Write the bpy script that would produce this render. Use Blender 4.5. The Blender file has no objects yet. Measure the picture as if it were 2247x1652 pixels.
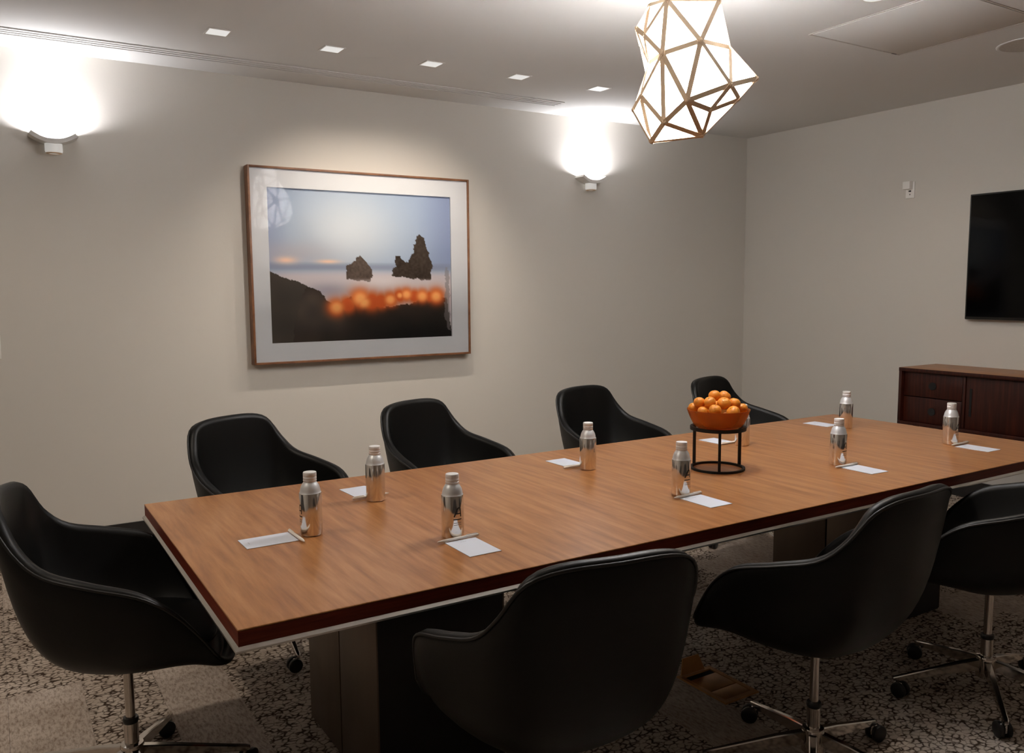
import bpy, bmesh, math, random
import numpy as np
from mathutils import Vector, Matrix
random.seed(7)
SC = bpy.context.scene
COL = SC.collection
PI = math.pi

# ------------------------------------------------------------------ camera, world, exposure
CAM = Vector((-0.4129, -1.7920, 1.4676))
cr = Vector((0.849218257, -0.527991899, -0.007273588))
cu = Vector((0.061430887, 0.085105129, 0.994476427))
cf = Vector((0.524456478, 0.844974361, -0.104707840))
cam_data = bpy.data.cameras.new('camera')
cam_data.sensor_width = 36.0
cam_data.lens = 1843.877 * 36.0 / 2247.0
cam_data.clip_start = 0.05
cam = bpy.data.objects.new('camera', cam_data)
COL.objects.link(cam)
m = Matrix.Identity(4)
for i, a in enumerate((cr, cu, -cf)):
    m[0][i], m[1][i], m[2][i] = a
m.translation = CAM
cam.matrix_world = m
SC.camera = cam

SC.view_settings.view_transform = 'Standard'
SC.view_settings.look = 'None'
SC.view_settings.gamma = 1.0
SC.view_settings.use_curve_mapping = False
SC.view_settings.exposure = 0.0

world = bpy.data.worlds.new('world')
SC.world = world
world.use_nodes = True
world.node_tree.nodes['Background'].inputs[0].default_value = (1, .95, .9, 1)
world.node_tree.nodes['Background'].inputs[1].default_value = 0.004

# room dimensions (metres); table's near corner over the floor origin
XR, YB, HC = 5.277, 3.471, 2.743
XL, YF = -2.9, -3.2
TL, TW, TZ = 3.64, 1.27, 0.74

# light levels (W)
SCONCE_W = 7.2
SPOT_W = 30.0
ROUND_W = (46.0, 16.0, 82.0)
ROUND_ANG, ROUND_BLEND = 165, .35
SCONCE_C = (1.0, 1.0, 1.06)
WARM_C = (1.0, 0.88, 0.74)
LAMP_E = 54.0

# ------------------------------------------------------------------ materials
def S(c):
    return tuple(((v / 255) / 12.92 if v / 255 <= .04045 else ((v / 255 + .055) / 1.055) ** 2.4) for v in c) + (1,)

def mat(name, col, rough=.5, metal=0.0, spec=.5, emit=None, estr=0.0, coat=0.0, noise=None, bump=None):
    """principled material; noise=(scale, amount, stretch) gives value mottling; bump=(scale, strength)."""
    M = bpy.data.materials.new(name)
    M.use_nodes = True
    nt = M.node_tree
    b = nt.nodes['Principled BSDF']
    c = tuple(col[:3]) + (1,)
    b.inputs['Base Color'].default_value = c
    b.inputs['Roughness'].default_value = rough
    b.inputs['Metallic'].default_value = metal
    b.inputs['Specular IOR Level'].default_value = spec
    if coat:
        b.inputs['Coat Weight'].default_value = coat
        b.inputs['Coat Roughness'].default_value = .15
    if emit:
        b.inputs['Emission Color'].default_value = tuple(emit[:3]) + (1,)
        b.inputs['Emission Strength'].default_value = estr
    if noise or bump:
        tc = nt.nodes.new('ShaderNodeTexCoord')
        mp = nt.nodes.new('ShaderNodeMapping')
        nt.links.new(tc.outputs['Object'], mp.inputs[0])
    if noise:
        mp.inputs['Scale'].default_value = noise[2] if len(noise) > 2 else (1, 1, 1)
        n = nt.nodes.new('ShaderNodeTexNoise')
        n.inputs['Scale'].default_value = noise[0]
        n.inputs['Detail'].default_value = 6
        nt.links.new(mp.outputs[0], n.inputs[0])
        r = nt.nodes.new('ShaderNodeValToRGB')
        r.color_ramp.elements[0].position = .3
        r.color_ramp.elements[1].position = .7
        a = noise[1]
        r.color_ramp.elements[0].color = tuple(v * (1 - a) for v in c[:3]) + (1,)
        r.color_ramp.elements[1].color = tuple(min(1, v * (1 + a)) for v in c[:3]) + (1,)
        nt.links.new(n.outputs[0], r.inputs[0])
        nt.links.new(r.outputs[0], b.inputs['Base Color'])
    if bump:
        n2 = nt.nodes.new('ShaderNodeTexNoise')
        n2.inputs['Scale'].default_value = bump[0]
        n2.inputs['Detail'].default_value = 4
        nt.links.new(tc.outputs['Object'], n2.inputs[0])
        bp = nt.nodes.new('ShaderNodeBump')
        bp.inputs['Strength'].default_value = bump[1]
        bp.inputs['Distance'].default_value = .002
        nt.links.new(n2.outputs[0], bp.inputs['Height'])
        nt.links.new(bp.outputs[0], b.inputs['Normal'])
    return M

def wood(name, dark, mid, light, scale, stretch, rough=.4, spec=.5, coat=0):
    M = bpy.data.materials.new(name)
    M.use_nodes = True
    nt = M.node_tree
    b = nt.nodes['Principled BSDF']
    b.inputs['Roughness'].default_value = rough
    b.inputs['Specular IOR Level'].default_value = spec
    if coat:
        b.inputs['Coat Weight'].default_value = coat
        b.inputs['Coat Roughness'].default_value = .2
    tc = nt.nodes.new('ShaderNodeTexCoord')
    mp = nt.nodes.new('ShaderNodeMapping')
    mp.inputs['Scale'].default_value = stretch
    nt.links.new(tc.outputs['Object'], mp.inputs[0])
    n = nt.nodes.new('ShaderNodeTexNoise')
    n.inputs['Scale'].default_value = scale
    n.inputs['Detail'].default_value = 8
    n.inputs['Roughness'].default_value = .62
    n.inputs['Distortion'].default_value = .25
    nt.links.new(mp.outputs[0], n.inputs[0])
    r = nt.nodes.new('ShaderNodeValToRGB')
    e = r.color_ramp.elements
    e[0].position, e[0].color = .28, dark
    e[1].position, e[1].color = .72, light
    x = e.new(.5)
    x.color = mid
    nt.links.new(n.outputs[0], r.inputs[0])
    nt.links.new(r.outputs[0], b.inputs['Base Color'])
    return M

M_wall = mat('wall_paint', (.645, .612, .558), .85, spec=.2, bump=(90, .12))
M_ceil = mat('ceiling_paint', (.69, .68, .655), .9, spec=.1)
M_dark = mat('dark_wall_panel', (.20, .16, .125), .6, noise=(3, .25))
M_base = mat('baseboard_vinyl', (.012, .010, .009), .6)
M_table = wood('table_veneer', (.235, .084, .025, 1), (.37, .157, .052, 1), (.49, .24, .100, 1), 7.0, (5.5, .45, 1), rough=.29, spec=.5)
M_tedge_shade = wood('table_edge_shaded', (.10, .012, .004, 1), (.15, .02, .006, 1), (.20, .03, .01, 1), 9, (1, 1, 14), rough=.5, spec=.25)  # reddish edge, its shade put into a darker colour than the top
M_alu = mat('satin_aluminium', (.72, .70, .66), .28, 1.0)
M_leather = mat('black_leather', (.0022, .0022, .002), .43, spec=.29, bump=(220, .10))
M_piping = mat('black_piping', (.006, .0055, .005), .4, spec=.5)
M_chrome = mat('polished_chrome', (.62, .58, .54), .10, 1.0)
M_blackp = mat('black_plastic', (.006, .006, .006), .35)
M_pedm = mat('brushed_bronze_panel', (.17, .13, .10), .42, .7, noise=(6, .18, (1, 1, .15)))
M_pedk = mat('pedestal_black', (.006, .005, .005), .5)  # plain black for pedestal core and underframe
M_bottle = mat('mirror_aluminium', (.80, .77, .74), .12, .92)
M_bneck = mat('matte_aluminium', (.72, .74, .76), .42, .45)
M_cap = mat('cap_aluminium', (.80, .81, .82), .45, .1)
M_ink = mat('black_ink', (.004, .004, .004), .5)
M_ink2 = mat('grey_ink', (.22, .2, .19), .5)
M_paper = mat('white_paper', (.66, .70, .79), .8, spec=.2)
M_mark = mat('pale_grey_print', (.45, .46, .5), .8)
M_pen = mat('cream_pen_plastic', (.86, .80, .72), .35)
M_iron = mat('black_iron', (.005, .005, .005), .5, spec=.3)
M_orange = mat('orange_peel', (.78, .27, .022), .42, noise=(9, .14), bump=(160, .35))
M_stem = mat('green_stem', (.22, .20, .03), .7)
M_white = mat('white_plaster_finish', (.66, .64, .60), .6)
M_cup = mat('glowing_cup', (.6, .59, .56), .5, emit=(1, .98, .94), estr=.32)  # cup brightened by a weak glow of its own
M_plastic = mat('white_plastic', (.86, .84, .80), .4)
M_frame = wood('walnut_frame', (.12, .045, .018, 1), (.20, .085, .038, 1), (.28, .13, .06, 1), 10, (1, 1, 1), rough=.4)
M_matb = mat('white_mat_board', (.645, .655, .675), .9, spec=.1)
M_bar = mat('brass_lamp_bar', (.74, .56, .38), .5, .0)
M_panel = mat('glowing_lamp_panel', (.25, .25, .25), .6, emit=(1.0, .99, 1.0), estr=LAMP_E)
M_diff = mat('glowing_downlight_diffuser', (.3, .3, .3), .5, emit=(1, .98, .94), estr=.66)
M_bulb = mat('sconce_glow', (.3, .3, .3), .5, emit=(1, .99, 1), estr=.62)
M_slot = mat('diffuser_slot_dark', (.16, .145, .13), .7)
M_rose_shade = wood('rosewood', (.014, .002, .001, 1), (.032, .005, .0022, 1), (.07, .013, .005, 1), 7, (1, 9, .35), rough=.42, spec=.35)  # sideboard wood with the shade on its fronts put into the colour
M_rose_lit = wood('rosewood_lit_top', (.26, .12, .052, 1), (.36, .175, .082, 1), (.46, .23, .115, 1), 6, (6, .5, 1), rough=.45, spec=.35)  # same wood, paler for the light falling on the top
M_recess = mat('pull_recess', (.004, .003, .003), .8)
M_screen = mat('screen_glass', (.001, .001, .0012), .07, spec=.12)
M_bezel = mat('screen_bezel', (.004, .004, .004), .35)
M_brass = mat('brass_floor_plate', (.42, .20, .06), .42, .55, noise=(14, .2))
M_grill = mat('speaker_grille', (.5, .465, .42), .8, noise=(160, .1))

# amber glass of the fruit bowl
M_amber = bpy.data.materials.new('amber_glass')
M_amber.use_nodes = True
nt = M_amber.node_tree
b = nt.nodes['Principled BSDF']
b.inputs['Base Color'].default_value = (.55, .20, .035, 1)
b.inputs['Roughness'].default_value = .18
tr = nt.nodes.new('ShaderNodeBsdfTransparent')
tr.inputs[0].default_value = (.85, .46, .14, 1)
mx = nt.nodes.new('ShaderNodeMixShader')
mx.inputs[0].default_value = .42
nt.links.new(tr.outputs[0], mx.inputs[1])
nt.links.new(b.outputs[0], mx.inputs[2])
nt.links.new(mx.outputs[0], nt.nodes['Material Output'].inputs[0])

# picture glazing: clear sheet with a Fresnel reflection
M_glass = bpy.data.materials.new('picture_glazing')
M_glass.use_nodes = True
nt = M_glass.node_tree
nt.nodes.remove(nt.nodes['Principled BSDF'])
tr = nt.nodes.new('ShaderNodeBsdfTransparent')
gl = nt.nodes.new('ShaderNodeBsdfGlossy')
gl.inputs['Roughness'].default_value = .01
fr = nt.nodes.new('ShaderNodeFresnel')
fr.inputs[0].default_value = 1.14
mx = nt.nodes.new('ShaderNodeMixShader')
nt.links.new(fr.outputs[0], mx.inputs[0])
nt.links.new(tr.outputs[0], mx.inputs[1])
nt.links.new(gl.outputs[0], mx.inputs[2])
nt.links.new(mx.outputs[0], nt.nodes['Material Output'].inputs[0])

# printed photograph: colours stored per vertex
M_print = bpy.data.materials.new('photo_print')
M_print.use_nodes = True
nt = M_print.node_tree
va = nt.nodes.new('ShaderNodeVertexColor')
va.layer_name = 'ink'
nt.links.new(va.outputs[0], nt.nodes['Principled BSDF'].inputs['Base Color'])
nt.nodes['Principled BSDF'].inputs['Roughness'].default_value = .6
nt.nodes['Principled BSDF'].inputs['Specular IOR Level'].default_value = .2

def carpet(name, kind):
    M = bpy.data.materials.new(name)
    M.use_nodes = True
    nt = M.node_tree
    N, L = nt.nodes.new, nt.links.new
    b = nt.nodes['Principled BSDF']
    b.inputs['Roughness'].default_value = .95
    b.inputs['Specular IOR Level'].default_value = .08
    geo = N('ShaderNodeNewGeometry')
    mp = N('ShaderNodeMapping')
    L(geo.outputs['Position'], mp.inputs[0])
    ramp = N('ShaderNodeValToRGB')
    e = ramp.color_ramp.elements
    if kind == 'pebble':
        mp.inputs['Scale'].default_value = (1.0, 1.3, 1)
        nz = N('ShaderNodeTexNoise')
        nz.inputs['Scale'].default_value = 38
        nz.inputs['Detail'].default_value = 3
        L(mp.outputs[0], nz.inputs[0])
        vm = N('ShaderNodeMixRGB')
        vm.inputs[0].default_value = .02
        L(mp.outputs[0], vm.inputs[1])
        L(nz.outputs['Color'], vm.inputs[2])
        v = N('ShaderNodeTexVoronoi')
        v.feature = 'DISTANCE_TO_EDGE'
        v.inputs['Scale'].default_value = 40
        v.inputs['Randomness'].default_value = .9
        L(vm.outputs[0], v.inputs['Vector'])
        n2 = N('ShaderNodeTexNoise')
        n2.inputs['Scale'].default_value = 26
        n2.inputs['Detail'].default_value = 3
        L(mp.outputs[0], n2.inputs[0])
        ad = N('ShaderNodeMath')
        ad.operation = 'MULTIPLY_ADD'
        ad.inputs[1].default_value = .68
        ad.inputs[2].default_value = -.325
        L(n2.outputs[0], ad.inputs[0])
        sm = N('ShaderNodeMath')
        sm.operation = 'ADD'
        L(v.outputs['Distance'], sm.inputs[0])
        L(ad.outputs[0], sm.inputs[1])
        e[0].position, e[0].color = .01, (.065, .042, .028, 1)
        e[1].position, e[1].color = .19, (.60, .515, .435, 1)
        L(sm.outputs[0], ramp.inputs[0])
        h = ramp.outputs[0]
    else:
        mp.inputs['Scale'].default_value = (1.0, .32, 1)
        nz = N('ShaderNodeTexNoise')
        nz.inputs['Scale'].default_value = 95
        nz.inputs['Detail'].default_value = 5
        nz.inputs['Roughness'].default_value = .75
        L(mp.outputs[0], nz.inputs[0])
        e[0].position, e[0].color = .33, (.27, .205, .155, 1)
        e[1].position, e[1].color = .56, (.60, .52, .45, 1)
        L(nz.outputs[0], ramp.inputs[0])
        h = nz.outputs[0]
    big = N('ShaderNodeTexNoise')
    big.inputs['Scale'].default_value = 5
    big.inputs['Detail'].default_value = 3
    L(geo.outputs['Position'], big.inputs[0])
    r2 = N('ShaderNodeValToRGB')
    r2.color_ramp.elements[0].position, r2.color_ramp.elements[0].color = .3, (.74, .70, .67, 1)
    r2.color_ramp.elements[1].position, r2.color_ramp.elements[1].color = .7, (1, 1, 1, 1)
    L(big.outputs[0], r2.inputs[0])
    ml = N('ShaderNodeMixRGB')
    ml.blend_type = 'MULTIPLY'
    ml.inputs[0].default_value = 1
    L(ramp.outputs[0], ml.inputs[1])
    L(r2.outputs[0], ml.inputs[2])
    L(ml.outputs[0], b.inputs['Base Color'])
    bp = N('ShaderNodeBump')
    bp.inputs['Strength'].default_value = .5
    bp.inputs['Distance'].default_value = .003
    L(h, bp.inputs['Height'])
    L(bp.outputs[0], b.inputs['Normal'])
    return M
M_pebble = carpet('pebble_pattern_carpet', 'pebble')
M_plain = carpet('streaked_plain_carpet', 'plain')

# ------------------------------------------------------------------ mesh helpers
def add_box(bm, lo, hi, bevel=0, seg=2):
    r = bmesh.ops.create_cube(bm, size=1)
    vs = r['verts']
    lo, hi = Vector(lo), Vector(hi)
    for v in vs:
        v.co = Vector((lo[i] + (v.co[i] + .5) * (hi[i] - lo[i]) for i in range(3)))
    if bevel:
        es = list({e for v in vs for e in v.link_edges})
        bmesh.ops.bevel(bm, geom=es, offset=bevel, segments=seg, profile=.5, affect='EDGES')

def add_lathe(bm, prof, n=32, center=(0, 0, 0), cap0=True, cap1=True):
    rings = []
    cx, cy, cz = center
    for r, z in prof:
        if r < 1e-6:
            rings.append([bm.verts.new((cx, cy, cz + z))])
        else:
            rings.append([bm.verts.new((cx + r * math.cos(2 * PI * i / n), cy + r * math.sin(2 * PI * i / n), cz + z)) for i in range(n)])
    for a, c in zip(rings, rings[1:]):
        for i in range(n):
            j = (i + 1) % n
            q = [a[i % len(a)], a[j % len(a)], c[j % len(c)], c[i % len(c)]]
            q = [v for k, v in enumerate(q) if v not in q[:k]]
            if len(q) > 2:
                bm.faces.new(q)
    if cap0 and len(rings[0]) > 1:
        bm.faces.new(list(reversed(rings[0])))
    if cap1 and len(rings[-1]) > 1:
        bm.faces.new(rings[-1])

def add_tube(bm, pts, r, n=8, closed=False, square=False):
    """tube of radius r (number or list) along points"""
    pts = [Vector(p) for p in pts]
    rings = []
    N = len(pts)
    up = None
    for i, p in enumerate(pts):
        if closed:
            t = (pts[(i + 1) % N] - pts[i - 1]).normalized()
        else:
            t = (pts[min(i + 1, N - 1)] - pts[max(i - 1, 0)]).normalized()
        if up is None:
            up = Vector((0, 0, 1)) if abs(t.z) < .9 else Vector((1, 0, 0))
        s = t.cross(up).normalized()
        up = s.cross(t).normalized()
        rr = r[i] if isinstance(r, (list, tuple)) else r
        ph = PI / 4 if square else 0
        rings.append([bm.verts.new(p + rr * (math.cos(2 * PI * k / n + ph) * s + math.sin(2 * PI * k / n + ph) * up)) for k in range(n)])
    M = N if closed else N - 1
    for i in range(M):
        a, c = rings[i], rings[(i + 1) % N]
        for k in range(n):
            bm.faces.new((a[k], a[(k + 1) % n], c[(k + 1) % n], c[k]))
    if not closed:
        bm.faces.new(list(reversed(rings[0])))
        bm.faces.new(rings[-1])

def add_prism(bm, poly, axis, a, c):
    """extrude a 2-D polygon along axis from a to c; the polygon lists the other two coordinates in xyz order"""
    def P(q, t):
        co = list(q)
        co.insert(axis, t)
        return bm.verts.new(co)
    A = [P(q, a) for q in poly]
    B = [P(q, c) for q in poly]
    n = len(poly)
    bm.faces.new(A)
    bm.faces.new(list(reversed(B)))
    for i in range(n):
        bm.faces.new((A[i], B[i], B[(i + 1) % n], A[(i + 1) % n]))

def obj(name, bm, material, parent=None, smooth=False, angle=None):
    bmesh.ops.recalc_face_normals(bm, faces=bm.faces)
    me = bpy.data.meshes.new(name)
    bm.to_mesh(me)
    bm.free()
    me.materials.append(material)
    if smooth:
        me.shade_smooth()
        if angle:
            me.set_sharp_from_angle(angle=math.radians(angle))
    o = bpy.data.objects.new(name, me)
    COL.objects.link(o)
    if parent:
        o.parent = parent
    return o

def tag(o, label, cat, group=None):
    o['label'] = label
    o['category'] = cat
    if group:
        o['group'] = group
    return o

def thing(name, label, cat, loc=(0, 0, 0), rz=0, group=None):
    o = bpy.data.objects.new(name, None)
    o.empty_display_size = .05
    COL.objects.link(o)
    o.location = loc
    o.rotation_euler = (0, 0, rz)
    return tag(o, label, cat, group)

def copy_tree(o, parent=None):
    c = o.copy()
    COL.objects.link(c)
    if parent:
        c.parent = parent
        c.matrix_parent_inverse = o.matrix_parent_inverse.copy()
    for ch in list(o.children):
        if ch.type != 'LIGHT':
            copy_tree(ch, c)
    return c

def struct(name, bm, material, **k):
    o = obj(name, bm, material, **k)
    o['kind'] = 'structure'
    return o

def box_obj(name, lo, hi, material, parent=None, bevel=0, smooth=False):
    bm = bmesh.new()
    add_box(bm, lo, hi, bevel)
    return obj(name, bm, material, parent, smooth=smooth or bevel > 0, angle=40)

def lamp(name, kind, loc, rot, watts, color, parent=None, **k):
    d = bpy.data.lights.new(name, kind)
    d.energy = watts
    d.color = color
    for a, v in k.items():
        setattr(d, a, v)
    o = bpy.data.objects.new(name, d)
    COL.objects.link(o)
    o.location = loc
    o.rotation_euler = rot
    if parent:
        o.parent = parent
    return o

# ------------------------------------------------------------------ room shell
def slab(name, lo, hi, material):
    bm = bmesh.new()
    add_box(bm, lo, hi)
    return struct(name, bm, material)
slab('wall_back', (XL - .1, YB, -.05), (XR + .1, YB + .1, HC + .1), M_wall)
slab('wall_right', (XR, YF - .1, -.05), (XR + .1, YB, HC + .1), M_wall)
slab('wall_left', (XL - .1, YF - .1, -.05), (XL, YB, HC + .1), M_wall)
slab('wall_front', (XL, YF - .1, -.05), (XR, YF, HC + .1), M_dark)
slab('ceiling', (XL, YF, HC), (XR, YB, HC + .1), M_ceil)
floor = slab('floor', (XL, YF, -.05), (XR, YB, -.006), M_base)
slab('baseboard_back', (XL, YB - .012, -.006), (XR, YB, .12), M_base)
slab('baseboard_right', (XR - .012, YF, -.006), (XR, YB - .012, .12), M_base)

# carpet planks, 24 cm wide, laid along Y, each its own piece
PW, PLN = .24, 1.0
mesh_cache = {}
def plank_mesh(material, w, l):
    key = (material.name, round(w, 3), round(l, 3))
    if key not in mesh_cache:
        bm = bmesh.new()
        add_box(bm, (.0004, .0004, -.006), (w - .0004, l - .0004, 0))
        bmesh.ops.recalc_face_normals(bm, faces=bm.faces)
        me = bpy.data.meshes.new('carpet_plank')
        bm.to_mesh(me)
        bm.free()
        me.materials.append(material)
        mesh_cache[key] = me
    return mesh_cache[key]
forced = {(-2, 0): 1, (-1, 0): 0, (0, 0): 1, (-2, 1): 0, (-1, 1): 0, (1, 0): 0, (2, 0): 0, (0, 1): 0, (1, 1): 0, (-3, 1): 0, (-3, 0): 1,
          (9, -1): 0, (10, -1): 0, (11, -1): 0, (12, -1): 0, (9, -2): 0, (10, -2): 0, (11, -2): 0, (8, -1): 0, (8, 0): 0, (7, 0): 0, (6, -1): 1, (6, 0): 0,
          (9, 0): 1, (5, -1): 0, (12, 0): 1, (11, 0): 1, (10, 0): 0, (10, 1): 0, (14, -1): 1, (13, -1): 0, (7, -1): 0, (4, -1): 0, (3, -1): 0}
rnd = random.Random(3)
ix = -11
while True:
    x0 = .04 + ix * PW
    if x0 > XR:
        break
    xa, xb = max(x0, XL), min(x0 + PW, XR)
    if xb - xa > .02:
        off = {0: .65, 1: .15, 2: .40}[ix % 3] if ix >= 0 else .65
        iy = -5
        while True:
            y0 = off + iy * PLN
            if y0 > YB:
                break
            ya, yb = max(y0, YF), min(y0 + PLN, YB)
            if yb - ya > .02:
                k = forced.get((ix, iy), None)
                if k is None:
                    k = 1 if rnd.random() < .30 else 0
                o = bpy.data.objects.new('carpet_plank', plank_mesh(M_plain if k else M_pebble, xb - xa, yb - ya))
                COL.objects.link(o)
                o.location = (xa, ya, 0)
                o.parent = floor
            iy += 1
    ix += 1

# ------------------------------------------------------------------ conference table
table = thing('conference_table', 'long wooden conference table with shade-darkened reddish edge and slim metal underside strip', 'table', (TL / 2, TW / 2, 0))
T = Vector((TL / 2, TW / 2, 0))
bm = bmesh.new()
add_box(bm, (-TL / 2, -TW / 2, TZ - .004), (TL / 2, TW / 2, TZ), .0012, 1)
obj('tabletop', bm, M_table, table)
bm = bmesh.new()
add_box(bm, (-TL / 2 + .0006, -TW / 2 + .0006, TZ - .038), (TL / 2 - .0006, TW / 2 - .0006, TZ - .0041))
e = obj('edge_band', bm, M_tedge_shade, table)
e['label'] = 'wooden edge with shade put into its deep red-brown'
# metal strip under the edge, with a sloping outer face
bm = bmesh.new()
def loop(dx, z):
    return [bm.verts.new((sx * (TL / 2 + dx), sy * (TW / 2 + dx), z)) for sx, sy in ((-1, -1), (1, -1), (1, 1), (-1, 1))]
Ls = [loop(-.03, TZ - .0385), loop(-.001, TZ - .0385), loop(.007, TZ - .0455), loop(.007, TZ - .050), loop(-.03, TZ - .050)]
for a, c in zip(Ls, Ls[1:] + Ls[:1]):
    for i in range(4):
        bm.faces.new((a[i], a[(i + 1) % 4], c[(i + 1) % 4], c[i]))
obj('edge_strip', bm, M_alu, table)['label'] = 'slim satin metal strip under the edge'
box_obj('underframe', (-TL / 2 + .25, -TW / 2 + .22, TZ - .075), (TL / 2 - .25, TW / 2 - .22, TZ - .0385), M_pedk, table)
for px in (.45, 2.77):
    x0, x1, y0, y1 = px - T.x, px + .42 - T.x, .33 - T.y, .93 - T.y
    ped = box_obj('pedestal', (x0 + .006, y0 + .002, 0), (x1 - .006, y1 - .002, TZ - .076), M_pedk, table)
    ym = (y0 + y1) / 2
    for xs in ((x0, x0 + .0055), (x1 - .0055, x1)):
        box_obj('pedestal_panel', (xs[0], y0, .004), (xs[1], ym - .004, TZ - .077), M_pedm, ped, .001)
        box_obj('pedestal_panel', (xs[0], ym + .004, .004), (xs[1], y1, TZ - .077), M_pedm, ped, .001)

# ------------------------------------------------------------------ swivel chairs
RIM = [(0, -.313, .929), (.129, -.299, .924), (.198, -.275, .895), (.234, -.229, .818), (.26, -.168, .761), (.295, -.061, .727),
       (.312, .061, .69), (.298, .143, .626), (.278, .203, .548), (.258, .246, .48)]
def closed_rim(n=96):
    P = [(-x, y, z) for x, y, z in RIM[::-1]] + list(RIM[1:]) + [(.205, .278, .447), (.11, .296, .436), (0, .30, .434), (-.11, .296, .436), (-.205, .278, .447)]
    P = np.array(P)
    N = len(P)
    out = []
    for i in range(N):
        a, b_, c, d = P[i - 1], P[i], P[(i + 1) % N], P[(i + 2) % N]
        for t in np.linspace(0, 1, 8, endpoint=False):
            out.append(.5 * (2 * b_ + (c - a) * t + (2 * a - 5 * b_ + 4 * c - d) * t * t + (3 * b_ - a - 3 * c + d) * t ** 3))
    out = np.array(out)
    L = np.r_[0, np.cumsum(np.linalg.norm(np.roll(out, -1, 0) - out, axis=1))]
    ex = np.vstack([out, out[:1]])
    s = np.linspace(0, L[-1], n, endpoint=False)
    return np.stack([np.interp(s, L, ex[:, k]) for k in range(3)], 1)
CR = closed_rim()
def chair_shell():
    bm = bmesh.new()
    n = len(CR)
    ctr = np.array([0, -.0, 0])
    tang = np.roll(CR, -1, 0) - np.roll(CR, 1, 0)
    hor = tang.copy()
    hor[:, 2] = 0
    hor /= np.linalg.norm(hor, axis=1)[:, None] + 1e-9
    out = np.stack([hor[:, 1], -hor[:, 0], 0 * hor[:, 0]], 1)
    rad = CR - ctr
    sg = np.sign((out[:, :2] * rad[:, :2]).sum(1))
    out *= sg[:, None]
    for _ in range(6):
        out = (np.roll(out, 1, 0) + out + np.roll(out, -1, 0)) / 3
    out /= np.linalg.norm(out, axis=1)[:, None]
    ang = np.arctan2(CR[:, 1] + .02, CR[:, 0])
    front = np.clip((CR[:, 1] - .10) / .18, 0, 1)[:, None]
    B = np.stack([.097 * np.cos(ang), .097 * np.sin(ang) + .03, 0 * ang + .40], 1)
    rows = [np.stack([.03 * np.cos(ang), .03 * np.sin(ang) + .01, 0 * ang + .399], 1), B]
    hgt = CR[:, 2:3] - .40
    P0 = CR + out * .001 + np.array([0, 0, -.018]) * np.clip(hgt / .3, .3, 1)
    # outer profile: cubic from the rim down to the underside
    flat = CR * [1, 1, 0]
    P1 = P0 + np.concatenate([-out[:, :2] * .038 * np.clip(hgt / .4, 0, 1.4), -hgt * .696], 1)
    P2 = np.concatenate([flat[:, :2] * .829 + [0, .03], 0 * hgt + .46], 1)
    for t in np.linspace(.08, 1, 14):
        s = 1 - t
        rows.append(s ** 3 * B + 3 * s * s * t * P2 + 3 * s * t * t * P1 + t ** 3 * P0)
    th = .034
    rows.append(CR + out * -.003)
    rows.append(CR + out * -(th * .5) + np.array([0, 0, .004]))
    rows.append(CR + out * -(th - .003))
    Q0 = CR + out * -th + np.array([0, 0, -.018]) * np.clip(hgt / .3, .3, 1)
    Q3 = np.stack([CR[:, 0] * .66, np.where(CR[:, 1] < 0, np.clip(CR[:, 1], -.30, 0) * .74, np.clip(CR[:, 1], 0, .26) * .60) + .04, 0 * ang + .488 - .10 * CR[:, 1].clip(-.2, .3)], 1)
    Q1 = Q0 + np.concatenate([-out[:, :2] * .012, -(Q0[:, 2:3] - .49).clip(0) * .45], 1)
    Q2 = Q3 + np.concatenate([out[:, :2] * .05, (Q0[:, 2:3] - .49).clip(0) * .12 + .01], 1)
    for t in np.linspace(0, 1, 10):
        s = 1 - t
        rows.append(s ** 3 * Q0 + 3 * s * s * t * Q1 + 3 * s * t * t * Q2 + t ** 3 * Q3)
    V = [[bm.verts.new(p) for p in r] for r in rows]
    for a, c in zip(V, V[1:]):
        for i in range(n):
            bm.faces.new((a[i], a[(i + 1) % n], c[(i + 1) % n], c[i]))
    bm.faces.new(list(reversed(V[0])))
    bm.faces.new(V[-1])
    return bm, out
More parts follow.
